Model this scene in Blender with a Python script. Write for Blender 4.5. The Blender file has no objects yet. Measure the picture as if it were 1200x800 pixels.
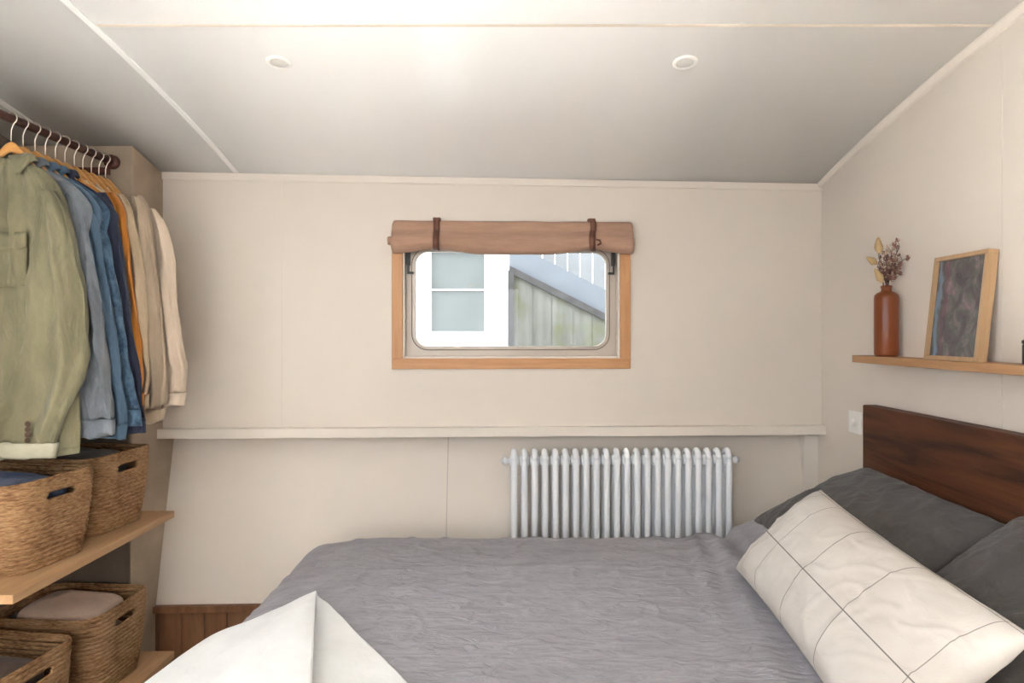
import bpy, bmesh, math, random
from mathutils import Vector, Matrix, noise
random.seed(7)
PI = math.pi
scene = bpy.context.scene
COL = scene.collection
CZ = 1.40                      # eye height

# ------------------------------------------------------------------ helpers
def link(o, parent=None):
    COL.objects.link(o)
    if parent is not None:
        o.parent = parent
    return o

def tag(o, label=None, cat=None, group=None, kind=None):
    if label: o['label'] = label
    if cat: o['category'] = cat
    if group: o['group'] = group
    if kind: o['kind'] = kind
    return o

def empty(name, loc=(0, 0, 0), rot=(0, 0, 0)):
    o = bpy.data.objects.new(name, None)
    o.empty_display_size = 0.05
    o.location = loc
    o.rotation_euler = rot
    return link(o)

def build(name, bm, mat, parent=None, smooth=True, bevel=0.0, solid=0.0, sub=0, bseg=2, offset=-1):
    bmesh.ops.recalc_face_normals(bm, faces=bm.faces)
    me = bpy.data.meshes.new(name)
    bm.to_mesh(me); bm.free()
    for p in me.polygons: p.use_smooth = smooth
    if mat is not None: me.materials.append(mat)
    o = bpy.data.objects.new(name, me)
    link(o, parent)
    if solid:
        m = o.modifiers.new('thickness', 'SOLIDIFY'); m.thickness = solid; m.offset = offset
    if bevel:
        m = o.modifiers.new('bevel', 'BEVEL'); m.width = bevel; m.segments = bseg
        m.limit_method = 'ANGLE'; m.angle_limit = math.radians(40)
        m.harden_normals = False
    if sub:
        m = o.modifiers.new('sub', 'SUBSURF'); m.levels = sub; m.render_levels = sub
    return o

def box(bm, x0, x1, y0, y1, z0, z1, fn=None):
    vs = []
    for x in (x0, x1):
        for y in (y0, y1):
            for z in (z0, z1):
                p = (x, y, z)
                if fn: p = fn(*p)
                vs.append(bm.verts.new(p))
    for f in ((0, 1, 3, 2), (4, 6, 7, 5), (0, 4, 5, 1), (2, 3, 7, 6), (0, 2, 6, 4), (1, 5, 7, 3)):
        bm.faces.new([vs[i] for i in f])
    return vs

def boxobj(name, dims, mat, parent=None, bevel=0.002, fn=None):
    bm = bmesh.new(); box(bm, *dims, fn=fn)
    return build(name, bm, mat, parent, smooth=False, bevel=bevel)

def loft(bm, rings, cap0=True, cap1=True, closed=True):
    vr = [[bm.verts.new(p) for p in r] for r in rings]
    n = len(vr[0])
    for i in range(len(vr) - 1):
        for j in range(n if closed else n - 1):
            k = (j + 1) % n
            bm.faces.new((vr[i][j], vr[i][k], vr[i + 1][k], vr[i + 1][j]))
    if cap0: bm.faces.new(vr[0][::-1])
    if cap1: bm.faces.new(vr[-1])
    return vr

def ring(c, a, b, n, u=Vector((1, 0, 0)), v=Vector((0, 1, 0))):
    c = Vector(c)
    return [c + u * (a * math.cos(2 * PI * i / n)) + v * (b * math.sin(2 * PI * i / n)) for i in range(n)]

def lathe(bm, prof, n=32, c=(0, 0, 0), u=Vector((1, 0, 0)), v=Vector((0, 1, 0)), w=Vector((0, 0, 1)), cap0=True, cap1=True):
    c = Vector(c)
    loft(bm, [ring(c + w * z, r, r, n, u, v) for r, z in prof], cap0, cap1)

def catmull(pts, n):
    """resample a list of tuples with a Catmull-Rom spline, n steps per span"""
    out = []
    m = len(pts)
    for i in range(m - 1):
        p0 = pts[max(i - 1, 0)]; p1 = pts[i]; p2 = pts[i + 1]; p3 = pts[min(i + 2, m - 1)]
        for k in range(n):
            t = k / n
            out.append(tuple(0.5 * ((2 * b) + (-a + c) * t + (2 * a - 5 * b + 4 * c - d) * t * t + (-a + 3 * b - 3 * c + d) * t ** 3)
                             for a, b, c, d in zip(p0, p1, p2, p3)))
    out.append(tuple(pts[-1]))
    return out

def tube(bm, pts, r, n=10, cap=True):
    pts = [Vector(p) for p in pts]
    rs = r if isinstance(r, (list, tuple)) else [r] * len(pts)
    up = Vector((0.13, 0.21, 0.97)).normalized()
    rings = []
    for i, p in enumerate(pts):
        t = (pts[min(i + 1, len(pts) - 1)] - pts[max(i - 1, 0)]).normalized()
        u = t.cross(up)
        if u.length < 1e-4: u = t.cross(Vector((1, 0, 0)))
        u.normalize(); v = t.cross(u).normalized()
        rings.append([p + u * (rs[i] * math.cos(2 * PI * k / n)) + v * (rs[i] * math.sin(2 * PI * k / n)) for k in range(n)])
    loft(bm, rings, cap, cap)

def grid(bm, nu, nv, fn):
    vs = [[bm.verts.new(fn(i / nu, j / nv)) for j in range(nv + 1)] for i in range(nu + 1)]
    for i in range(nu):
        for j in range(nv):
            bm.faces.new((vs[i][j], vs[i + 1][j], vs[i + 1][j + 1], vs[i][j + 1]))
    return vs

def nz(x, y, z=0.0): return noise.noise(Vector((x, y, z)))
def sstep(a, b, x):
    t = min(1, max(0, (x - a) / (b - a))); return t * t * (3 - 2 * t)

def copy_tree(o, parent=None):
    c = o.copy(); COL.objects.link(c)
    if parent is not None: c.parent = parent
    for ch in list(o.children): copy_tree(ch, c)
    return c

# ------------------------------------------------------------------ materials
def new_mat(name):
    m = bpy.data.materials.new(name); m.use_nodes = True
    nt = m.node_tree
    return m, nt, nt.nodes['Principled BSDF']

def nd(nt, typ, **kw):
    n = nt.nodes.new(typ)
    for k, v in kw.items(): setattr(n, k, v)
    return n

def ramp(nt, stops):
    r = nd(nt, 'ShaderNodeValToRGB')
    e = r.color_ramp.elements
    while len(e) > 1: e.remove(e[-1])
    e[0].position = stops[0][0]; e[0].color = (*stops[0][1], 1)
    for p, c in stops[1:]:
        q = e.new(p); q.color = (*c, 1)
    return r

def coords(nt, scale=(1, 1, 1), kind='Object', rot=(0, 0, 0)):
    t = nd(nt, 'ShaderNodeTexCoord'); mp = nd(nt, 'ShaderNodeMapping')
    mp.inputs['Scale'].default_value = scale
    mp.inputs['Rotation'].default_value = rot
    nt.links.new(t.outputs[kind], mp.inputs['Vector'])
    return mp

def add_bump(nt, b, height, strength, dist=0.002):
    bp = nd(nt, 'ShaderNodeBump')
    bp.inputs['Strength'].default_value = strength; bp.inputs['Distance'].default_value = dist
    nt.links.new(height, bp.inputs['Height'])
    nt.links.new(bp.outputs['Normal'], b.inputs['Normal'])
    return bp

def plain(name, col, rough=0.5, metal=0.0, var=0.06, scale=6.0, bump=0.0, bscale=80, spec=0.5, stretch=(1, 1, 1)):
    m, nt, b = new_mat(name)
    mp = coords(nt, stretch)
    n = nd(nt, 'ShaderNodeTexNoise'); n.inputs['Scale'].default_value = scale; n.inputs['Detail'].default_value = 4
    nt.links.new(mp.outputs[0], n.inputs['Vector'])
    r = ramp(nt, [(0.3, tuple(c * (1 - var) for c in col)), (0.7, tuple(min(1, c * (1 + var)) for c in col))])
    nt.links.new(n.outputs['Fac'], r.inputs[0]); nt.links.new(r.outputs[0], b.inputs['Base Color'])
    b.inputs['Roughness'].default_value = rough; b.inputs['Metallic'].default_value = metal
    b.inputs['Specular IOR Level'].default_value = spec
    if bump:
        n2 = nd(nt, 'ShaderNodeTexNoise'); n2.inputs['Scale'].default_value = bscale; n2.inputs['Detail'].default_value = 3
        nt.links.new(mp.outputs[0], n2.inputs['Vector'])
        add_bump(nt, b, n2.outputs['Fac'], bump)
    return m

def fabric(name, col, col2=None, weave=700, mottled=9.0, bump=0.35, sheen=0.15, crease=0.25, stretch=(1, 1, 1), cscale=14):
    m, nt, b = new_mat(name)
    col2 = col2 or tuple(c * 0.82 for c in col)
    mp = coords(nt, stretch)
    n = nd(nt, 'ShaderNodeTexNoise'); n.inputs['Scale'].default_value = mottled; n.inputs['Detail'].default_value = 6
    n.inputs['Roughness'].default_value = 0.65
    nt.links.new(mp.outputs[0], n.inputs['Vector'])
    r = ramp(nt, [(0.32, col2), (0.68, col)])
    nt.links.new(n.outputs['Fac'], r.inputs[0]); nt.links.new(r.outputs[0], b.inputs['Base Color'])
    b.inputs['Roughness'].default_value = 0.9
    b.inputs['Specular IOR Level'].default_value = 0.15
    b.inputs['Sheen Weight'].default_value = sheen; b.inputs['Sheen Roughness'].default_value = 0.5
    t = nd(nt, 'ShaderNodeTexCoord')
    w1 = nd(nt, 'ShaderNodeTexNoise'); w1.inputs['Scale'].default_value = weave
    nt.links.new(t.outputs['Object'], w1.inputs['Vector'])
    c1 = nd(nt, 'ShaderNodeTexNoise'); c1.inputs['Scale'].default_value = cscale; c1.inputs['Detail'].default_value = 5
    c1.inputs['Distortion'].default_value = 1.2
    nt.links.new(mp.outputs[0], c1.inputs['Vector'])
    b1 = nd(nt, 'ShaderNodeBump'); b1.inputs['Strength'].default_value = crease; b1.inputs['Distance'].default_value = 0.02
    nt.links.new(c1.outputs['Fac'], b1.inputs['Height'])
    b2 = add_bump(nt, b, w1.outputs['Fac'], bump, 0.001)
    nt.links.new(b1.outputs['Normal'], b2.inputs['Normal'])
    return m

def wood(name, light, dark, axis='X', scale=1.0, rough=0.45, knots=0.0, bump=0.08, spec=0.4):
    m, nt, b = new_mat(name)
    s = {'X': (1.2, 14, 14), 'Y': (14, 1.2, 14), 'Z': (14, 14, 1.2)}[axis]
    mp = coords(nt, tuple(q * scale for q in s))
    n = nd(nt, 'ShaderNodeTexNoise'); n.inputs['Scale'].default_value = 1.6; n.inputs['Detail'].default_value = 7
    n.inputs['Distortion'].default_value = 1.4; n.inputs['Roughness'].default_value = 0.62
    nt.links.new(mp.outputs[0], n.inputs['Vector'])
    r = ramp(nt, [(0.28, dark), (0.5, tuple((a + c) / 2 for a, c in zip(light, dark))), (0.72, light)])
    nt.links.new(n.outputs['Fac'], r.inputs[0])
    out = r.outputs[0]
    if knots:
        v = nd(nt, 'ShaderNodeTexVoronoi'); v.inputs['Scale'].default_value = 1.0
        mk = coords(nt, tuple(q * scale * 2.2 / 14 * (2.0 if q < 5 else 1.0) for q in s))
        nt.links.new(mk.outputs[0], v.inputs['Vector'])
        kr = ramp(nt, [(0.0, (1, 1, 1)), (0.10, (0, 0, 0))])
        nt.links.new(v.outputs['Distance'], kr.inputs[0])
        mx = nd(nt, 'ShaderNodeMix', data_type='RGBA')
        ml = nd(nt, 'ShaderNodeMath', operation='MULTIPLY'); ml.inputs[1].default_value = knots
        nt.links.new(kr.outputs[0], ml.inputs[0]); nt.links.new(ml.outputs[0], mx.inputs[0])
        nt.links.new(out, mx.inputs[6]); mx.inputs[7].default_value = (*[c * 0.35 for c in dark], 1)
        out = mx.outputs[2]
    nt.links.new(out, b.inputs['Base Color'])
    b.inputs['Roughness'].default_value = rough; b.inputs['Specular IOR Level'].default_value = spec
    add_bump(nt, b, n.outputs['Fac'], bump, 0.002)
    return m

M = {}
M['wall'] = plain('wall_paint', (0.70, 0.632, 0.555), rough=0.45, var=0.012, scale=2, bump=0.03, bscale=60)
M['ceil'] = plain('ceiling_paint', (0.89, 0.885, 0.87), spec=1.0, rough=0.24, var=0.008, scale=2, bump=0.02, bscale=40)
M['trim'] = plain('trim_paint', (0.73, 0.665, 0.59), rough=0.4, var=0.01)
M['column'] = plain('column_paint', (0.41, 0.32, 0.235), rough=0.75, var=0.12, scale=7, bump=0.1)
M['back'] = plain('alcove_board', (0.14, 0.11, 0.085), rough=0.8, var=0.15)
M['seam2'] = plain('ceiling_joint', (0.62, 0.55, 0.47), rough=0.6)
M['seam'] = plain('joint_line', (0.50, 0.45, 0.40), rough=0.6)
M['floor'] = wood('floor_boards', (0.74, 0.69, 0.62), (0.64, 0.585, 0.52), 'X', 1.0, 0.4)  # boards made pale to bounce more light up to the ceiling
M['skirt'] = wood('stained_boards', (0.27, 0.125, 0.055), (0.14, 0.062, 0.028), 'Z', 0.8, 0.5)
M['pine'] = wood('pine', (0.62, 0.34, 0.16), (0.46, 0.22, 0.09), 'X', 1.0, 0.4, bump=0.05)
M['pinev'] = wood('pine_upright', (0.62, 0.34, 0.16), (0.46, 0.22, 0.09), 'Z', 1.0, 0.4, bump=0.05)
M['oak'] = wood('oak_shelf', (0.45, 0.25, 0.115), (0.34, 0.175, 0.075), 'Y', 1.0, 0.45, bump=0.05)
M['plank'] = wood('pine_plank', (0.53, 0.325, 0.17), (0.40, 0.23, 0.11), 'Y', 1.0, 0.5, bump=0.05)
M['head'] = wood('walnut_board', (0.135, 0.046, 0.018), (0.026, 0.010, 0.005), 'Y', 0.8, 0.55, knots=0.3, bump=0.08, spec=0.25)
M['framewood'] = wood('picture_wood', (0.50, 0.33, 0.18), (0.40, 0.25, 0.13), 'Z', 1.2, 0.45, bump=0.03)
M['rod'] = wood('rod_wood', (0.16, 0.055, 0.035), (0.085, 0.028, 0.02), 'Y', 1.5, 0.4)
M['hanger'] = wood('hanger_wood', (0.68, 0.36, 0.12), (0.54, 0.26, 0.075), 'X', 1.2, 0.4, bump=0.03)
M['wire'] = plain('hook_wire', (0.78, 0.72, 0.64), rough=0.3, metal=1.0, var=0.03)
M['rad'] = plain('radiator_enamel', (0.84, 0.86, 0.88), spec=0.3, rough=0.6, var=0.01)
M['chrome'] = plain('brushed_metal', (0.6, 0.58, 0.55), rough=0.3, metal=1.0, var=0.03)
M['aluframe'] = plain('window_metal', (0.50, 0.44, 0.375), rough=0.4, metal=0.2, var=0.04)
M['rubber'] = plain('rubber_seal', (0.10, 0.075, 0.06), rough=0.6)
M['black'] = plain('black_metal', (0.025, 0.022, 0.02), rough=0.4)
M['blackjar'] = plain('black_ceramic', (0.03, 0.028, 0.025), rough=0.5)
M['white'] = plain('white_plastic', (0.82, 0.80, 0.76), rough=0.35, var=0.01)
M['lens'] = plain('light_lens', (0.70, 0.68, 0.64), rough=0.25, var=0.01)
M['leather'] = plain('brown_leather', (0.14, 0.055, 0.03), rough=0.55, var=0.15, bump=0.2)
M['terra'] = plain('terracotta_glaze', (0.20, 0.053, 0.016), spec=0.35, rough=0.28, var=0.12, scale=10, stretch=(1, 1, 0.3))
M['linen'] = fabric('blind_linen', (0.47, 0.295, 0.21), (0.39, 0.24, 0.165), crease=0.12, stretch=(1, 6, 6))
M['duvet'] = fabric('grey_linen', (0.31, 0.30, 0.325), (0.245, 0.236, 0.258), crease=0.6, stretch=(1.2, 3.6, 1.5), cscale=11, mottled=6)
M['charcoal'] = fabric('charcoal_linen', (0.092, 0.083, 0.078), (0.066, 0.060, 0.056), crease=0.75, cscale=9)
M['sheet'] = fabric('mattress_ticking', (0.6, 0.58, 0.55))
M['throw'] = fabric('cream_throw', (0.745, 0.755, 0.75), (0.685, 0.69, 0.68), crease=0.25, cscale=10, weave=400)
M['green'] = fabric('sage_cotton', (0.26, 0.24, 0.148), (0.165, 0.15, 0.09), mottled=7, crease=0.7, cscale=11, stretch=(1.3, 1.3, 0.5))
M['greenin'] = fabric('sage_lining', (0.56, 0.54, 0.41), (0.45, 0.43, 0.32), crease=0.3)
M['greyden'] = fabric('washed_denim', (0.22, 0.24, 0.265), (0.125, 0.14, 0.16), mottled=16, crease=0.7, cscale=11, stretch=(1.3, 1.3, 0.5))
M['chamb'] = fabric('mid_blue_denim', (0.095, 0.155, 0.225), (0.065, 0.11, 0.165), mottled=14, crease=0.7, cscale=11, stretch=(1.3, 1.3, 0.5))
M['blueden'] = fabric('blue_denim_creased', (0.105, 0.185, 0.275), (0.035, 0.07, 0.12), mottled=30, crease=0.5, cscale=22)
M['navy'] = fabric('navy_cotton', (0.045, 0.052, 0.085), (0.03, 0.036, 0.062), crease=0.7, cscale=11, stretch=(1.3, 1.3, 0.5))
M['orange'] = fabric('orange_cotton', (0.60, 0.235, 0.045), (0.47, 0.17, 0.03), crease=0.7, cscale=11, stretch=(1.3, 1.3, 0.5))
M['oat'] = fabric('oatmeal_knit', (0.60, 0.47, 0.32), (0.48, 0.37, 0.24), crease=0.7, cscale=11, stretch=(1.3, 1.3, 0.5))
M['taupe'] = fabric('taupe_cotton', (0.46, 0.365, 0.265), (0.37, 0.29, 0.21), crease=0.7, cscale=11, stretch=(1.3, 1.3, 0.5))
M['ivory'] = fabric('ivory_linen', (0.66, 0.54, 0.42), (0.56, 0.45, 0.34), crease=0.7, cscale=11, stretch=(1.3, 1.3, 0.5))
M['button'] = plain('brown_button', (0.085, 0.045, 0.025), rough=0.35)
M['jeans'] = fabric('indigo_cloth', (0.10, 0.135, 0.235), (0.03, 0.045, 0.09), mottled=12, crease=0.5)
M['darkcloth'] = fabric('charcoal_cloth', (0.12, 0.11, 0.105), (0.07, 0.065, 0.06), crease=0.4)
M['browncloth'] = fabric('dark_brown_cloth', (0.15, 0.11, 0.085), (0.10, 0.07, 0.052), crease=0.4)
M['blush'] = fabric('blush_cloth', (0.62, 0.47, 0.37), (0.54, 0.40, 0.31), crease=0.35)
M['tail'] = fabric('dried_grass_head', (0.66, 0.48, 0.26), (0.50, 0.33, 0.15), crease=0.1)
M['stem'] = plain('dried_stem', (0.10, 0.055, 0.03), rough=0.8)
M['sprig'] = plain('dried_sprig', (0.30, 0.155, 0.12), rough=0.8, var=0.35, scale=40)
M['seedpale'] = plain('pale_dried_petal', (0.58, 0.42, 0.30), rough=0.8, var=0.2, scale=40)

def seagrass():
    m, nt, b = new_mat('woven_seagrass')
    mp = coords(nt, (1, 1, 1))
    w = nd(nt, 'ShaderNodeTexNoise'); w.inputs['Scale'].default_value = 1.0; w.inputs['Detail'].default_value = 5
    ms = coords(nt, (55, 55, 300))
    nt.links.new(ms.outputs[0], w.inputs['Vector'])
    n = nd(nt, 'ShaderNodeTexNoise'); n.inputs['Scale'].default_value = 16; n.inputs['Detail'].default_value = 3
    nt.links.new(mp.outputs[0], n.inputs['Vector'])
    mx = nd(nt, 'ShaderNodeMath', operation='MULTIPLY_ADD'); mx.inputs[1].default_value = 0.35
    nt.links.new(n.outputs['Fac'], mx.inputs[0]); 
    ml = nd(nt, 'ShaderNodeMath', operation='MULTIPLY'); ml.inputs[1].default_value = 0.65
    nt.links.new(w.outputs['Fac'], ml.inputs[0]); nt.links.new(ml.outputs[0], mx.inputs[2])
    r = ramp(nt, [(0.36, (0.135, 0.063, 0.024)), (0.47, (0.26, 0.14, 0.062)), (0.62, (0.40, 0.245, 0.12))])
    nt.links.new(mx.outputs[0], r.inputs[0]); nt.links.new(r.outputs[0], b.inputs['Base Color'])
    b.inputs['Roughness'].default_value = 0.75; b.inputs['Specular IOR Level'].default_value = 0.3
    add_bump(nt, b, w.outputs['Fac'], 0.7, 0.004)
    return m
M['grass'] = seagrass()

def glass_mat():
    m = bpy.data.materials.new('window_glass'); m.use_nodes = True
    nt = m.node_tree; nt.nodes.clear()
    o = nd(nt, 'ShaderNodeOutputMaterial'); t = nd(nt, 'ShaderNodeBsdfTransparent'); g = nd(nt, 'ShaderNodeBsdfGlossy')
    t.inputs[0].default_value = (0.96, 0.98, 0.97, 1); g.inputs['Roughness'].default_value = 0.02
    f = nd(nt, 'ShaderNodeFresnel'); f.inputs[0].default_value = 1.35
    mx = nd(nt, 'ShaderNodeMixShader')
    nt.links.new(f.outputs[0], mx.inputs[0]); nt.links.new(t.outputs[0], mx.inputs[1]); nt.links.new(g.outputs[0], mx.inputs[2])
    nt.links.new(mx.outputs[0], o.inputs[0])
    return m
M['glass'] = glass_mat()

def cushion_mat():
    """cream linen with a sparse grid of thin dark woven lines (UV based)"""
    m, nt, b = new_mat('cream_windowpane_linen')
    uv = nd(nt, 'ShaderNodeTexCoord'); sp = nd(nt, 'ShaderNodeSeparateXYZ')
    nt.links.new(uv.outputs['UV'], sp.inputs[0])
    def lines(out, positions, w):
        acc = None
        for p in positions:
            s = nd(nt, 'ShaderNodeMath', operation='SUBTRACT'); s.inputs[1].default_value = p
            nt.links.new(out, s.inputs[0])
            a = nd(nt, 'ShaderNodeMath', operation='ABSOLUTE'); nt.links.new(s.outputs[0], a.inputs[0])
            l = nd(nt, 'ShaderNodeMath', operation='LESS_THAN'); l.inputs[1].default_value = w
            nt.links.new(a.outputs[0], l.inputs[0])
            if acc is None: acc = l.outputs[0]
            else:
                mx = nd(nt, 'ShaderNodeMath', operation='MAXIMUM')
                nt.links.new(acc, mx.inputs[0]); nt.links.new(l.outputs[0], mx.inputs[1]); acc = mx.outputs[0]
        return acc
    a = lines(sp.outputs[1], (0.44, 0.955), 0.0032)
    c = lines(sp.outputs[0], (0.075, 0.33, 0.52, 0.70, 0.86), 0.0016)
    ac = nd(nt, 'ShaderNodeMath', operation='MULTIPLY'); ac.inputs[1].default_value = 0.75
    nt.links.new(c, ac.inputs[0])
    mx = nd(nt, 'ShaderNodeMath', operation='MAXIMUM'); nt.links.new(a, mx.inputs[0]); nt.links.new(ac.outputs[0], mx.inputs[1])
    n = nd(nt, 'ShaderNodeTexNoise'); n.inputs['Scale'].default_value = 9; n.inputs['Detail'].default_value = 5
    nt.links.new(uv.outputs['Object'], n.inputs['Vector'])
    r = ramp(nt, [(0.3, (0.52, 0.485, 0.44)), (0.7, (0.585, 0.55, 0.505))])
    nt.links.new(n.outputs['Fac'], r.inputs[0])
    mc = nd(nt, 'ShaderNodeMix', data_type='RGBA'); mf = nd(nt, 'ShaderNodeMath', operation='MULTIPLY'); mf.inputs[1].default_value = 0.85
    nt.links.new(mx.outputs[0], mf.inputs[0]); nt.links.new(mf.outputs[0], mc.inputs[0])
    nt.links.new(r.outputs[0], mc.inputs[6]); mc.inputs[7].default_value = (0.10, 0.085, 0.075, 1)
    nt.links.new(mc.outputs[2], b.inputs['Base Color'])
    b.inputs['Roughness'].default_value = 0.9; b.inputs['Specular IOR Level'].default_value = 0.15
    w = nd(nt, 'ShaderNodeTexNoise'); w.inputs['Scale'].default_value = 500; nt.links.new(uv.outputs['Object'], w.inputs['Vector'])
    w2 = nd(nt, 'ShaderNodeTexNoise'); w2.inputs['Scale'].default_value = 11; w2.inputs['Detail'].default_value = 4
    w2.inputs['Distortion'].default_value = 1.0
    nt.links.new(uv.outputs['Object'], w2.inputs['Vector'])
    b1 = nd(nt, 'ShaderNodeBump'); b1.inputs['Strength'].default_value = 0.18; b1.inputs['Distance'].default_value = 0.02
    nt.links.new(w2.outputs['Fac'], b1.inputs['Height'])
    b2 = add_bump(nt, b, w.outputs['Fac'], 0.3, 0.001); nt.links.new(b1.outputs['Normal'], b2.inputs['Normal'])
    return m
M['cushion'] = cushion_mat()

def art_mat():
    """generic dark floral abstract with a pale blue streak and a magenta patch"""
    m, nt, b = new_mat('abstract_print')
    t = nd(nt, 'ShaderNodeTexCoord'); sp = nd(nt, 'ShaderNodeSeparateXYZ'); nt.links.new(t.outputs['UV'], sp.inputs[0])
    n = nd(nt, 'ShaderNodeTexNoise'); n.inputs['Scale'].default_value = 4.5; n.inputs['Detail'].default_value = 10; n.inputs['Distortion'].default_value = .6; n.inputs['Roughness'].default_value = .7
    nt.links.new(t.outputs['UV'], n.inputs['Vector'])
    r = ramp(nt, [(0.30, (0.035, 0.03, 0.035)), (0.45, (0.085, 0.07, 0.075)), (0.52, (0.10, 0.105, 0.088)), (0.60, (0.20, 0.14, 0.155)), (0.70, (0.33, 0.21, 0.22))])
    nt.links.new(n.outputs['Fac'], r.inputs[0])
    # wavy streak
    nw = nd(nt, 'ShaderNodeTexNoise'); nw.inputs['Scale'].default_value = 3.0; nt.links.new(t.outputs['UV'], nw.inputs['Vector'])
    ma = nd(nt, 'ShaderNodeMath', operation='MULTIPLY_ADD'); ma.inputs[1].default_value = 0.35
    nt.links.new(nw.outputs['Fac'], ma.inputs[0]); nt.links.new(sp.outputs[0], ma.inputs[2])
    def band(src, lo, hi, col, base, amt):
        rr = ramp(nt, [(max(0, lo - 0.02), (0, 0, 0)), (lo + 0.02, (amt,) * 3), (hi - 0.02, (amt,) * 3), (hi + 0.02, (0, 0, 0))])
        nt.links.new(src, rr.inputs[0])
        mx = nd(nt, 'ShaderNodeMix', data_type='RGBA')
        nt.links.new(rr.outputs[0], mx.inputs[0]); nt.links.new(base, mx.inputs[6]); mx.inputs[7].default_value = (*col, 1)
        return mx.outputs[2]
    c = band(ma.outputs[0], 0.22, 0.29, (0.16, 0.25, 0.33), r.outputs[0], 0.8)
    c = band(ma.outputs[0], 0.36, 0.41, (0.22, 0.04, 0.09), c, 0.4)
    nt.links.new(c, b.inputs['Base Color'])
    b.inputs['Roughness'].default_value = 0.35
    return m
M['art'] = art_mat()

def moss_mat():
    m, nt, b = new_mat('weathered_planks')
    t = nd(nt, 'ShaderNodeTexCoord'); mp = nd(nt, 'ShaderNodeMapping'); mp.inputs['Scale'].default_value = (6, 6, 1.2)
    nt.links.new(t.outputs['Object'], mp.inputs[0])
    n = nd(nt, 'ShaderNodeTexNoise'); n.inputs['Scale'].default_value = 2; n.inputs['Detail'].default_value = 6
    nt.links.new(mp.outputs[0], n.inputs['Vector'])
    r = ramp(nt, [(0.3, (0.085, 0.085, 0.072)), (0.7, (0.165, 0.165, 0.15))]); nt.links.new(n.outputs['Fac'], r.inputs[0])
    n2 = nd(nt, 'ShaderNodeTexNoise'); n2.inputs['Scale'].default_value = 3.2; n2.inputs['Detail'].default_value = 3
    nt.links.new(t.outputs['Object'], n2.inputs['Vector'])
    r2 = ramp(nt, [(0.48, (0, 0, 0)), (0.62, (0.8, 0.8, 0.8))]); nt.links.new(n2.outputs['Fac'], r2.inputs[0])
    mx = nd(nt, 'ShaderNodeMix', data_type='RGBA'); nt.links.new(r2.outputs[0], mx.inputs[0]); nt.links.new(r.outputs[0], mx.inputs[6])
    mx.inputs[7].default_value = (0.085, 0.09, 0.032, 1)
    nt.links.new(mx.outputs[2], b.inputs['Base Color']); b.inputs['Roughness'].default_value = 0.8
    return m
M['moss'] = moss_mat()
M['outwhite'] = plain('outdoor_white_paint', (0.90, 0.90, 0.90), rough=0.5, var=0.01)
M['outpale'] = plain('outdoor_pale_paint', (0.17, 0.175, 0.18), rough=0.6, var=0.1)
M['outpane'] = plain('outdoor_pane', (0.125, 0.14, 0.137), rough=0.4, var=0.10, scale=3)
M['bluegrey'] = plain('blue_grey_paint', (0.115, 0.13, 0.15), rough=0.5, var=0.06)
M['coping'] = plain('grey_coping', (0.045, 0.042, 0.042), rough=0.7, var=0.3, scale=12)
M['gravel'] = plain('pale_gravel', (0.28, 0.27, 0.25), rough=0.9, var=0.15, scale=30)

# ------------------------------------------------------------------ the room shell
XL, XR, YN = -1.95, 1.375, -1.05
def Yw(x): return 2.74 + 0.036 * (x + 1.49)                               # upper hull lining
def Yl(x, z): return 2.835 + 0.036 * (x + 1.49) - 0.213 * (0.963 - z)      # lower, leaning lining
def Zc(y): return CZ + 0.925 - 0.068 * (y - 0.9) ** 2                      # cambered deckhead
def struct(o, label=None): o['kind'] = 'structure'; return o

struct(boxobj('floor', (XL - .1, XR + .1, YN - .1, 3.0, -.08, 0.0), M['floor'], bevel=0))

bm = bmesh.new()
NY = 40
rows = []
for i in range(NY + 1):
    y = YN - .1 + (3.05 - YN + .1) * i / NY
    rows.append([(XL - .1, y, Zc(y)), (XR + .1, y, Zc(y)), (XR + .1, y, Zc(y) + .06), (XL - .1, y, Zc(y) + .06)])
loft(bm, rows)
ceil = build('ceiling', bm, M['ceil'], smooth=False)
for p in ceil.data.polygons: p.use_smooth = abs(p.normal.z) > .5
struct(ceil)

def batten(name, along, a0, a1, pos, w=0.028, h=0.005, n=24, mat='ceil'):
    """flat cover strip under the deckhead; along 'Y' at x=pos, or along 'X' at y=pos"""
    bm = bmesh.new(); rr = []
    for i in range(n + 1):
        t = a0 + (a1 - a0) * i / n
        if along == 'Y':
            z = Zc(t); rr.append([(pos - w / 2, t, z + .001), (pos + w / 2, t, z + .001), (pos + w / 2, t, z - h), (pos - w / 2, t, z - h)])
        else:
            z0, z1 = Zc(pos - w / 2), Zc(pos + w / 2)
            rr.append([(t, pos - w / 2, z0 + .001), (t, pos + w / 2, z1 + .001), (t, pos + w / 2, z1 - h), (t, pos - w / 2, z0 - h)])
    loft(bm, rr)
    return struct(build(name, bm, M[mat], smooth=False))
batten('trim_1', 'Y', YN, 2.74, -1.18, 0.020, 0.003)
batten('trim_2', 'X', -1.165, XR, 1.80, 0.010, 0.002, mat='seam2')
batten('trim_3', 'Y', YN, 2.52, -1.77, 0.022, 0.004)
# cornice on the right wall
bm = bmesh.new(); rr = []
for i in range(31):
    y = YN + (2.84 - YN) * i / 30; z = Zc(y)
    rr.append([(XR + .01, y, z + .01), (XR - .022, y, z + .01), (XR - .022, y, z - .006), (XR - .012, y, z - .022), (XR + .01, y, z - .022)])
loft(bm, rr); struct(build('trim_4', bm, M['trim'], smooth=False))

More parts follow.
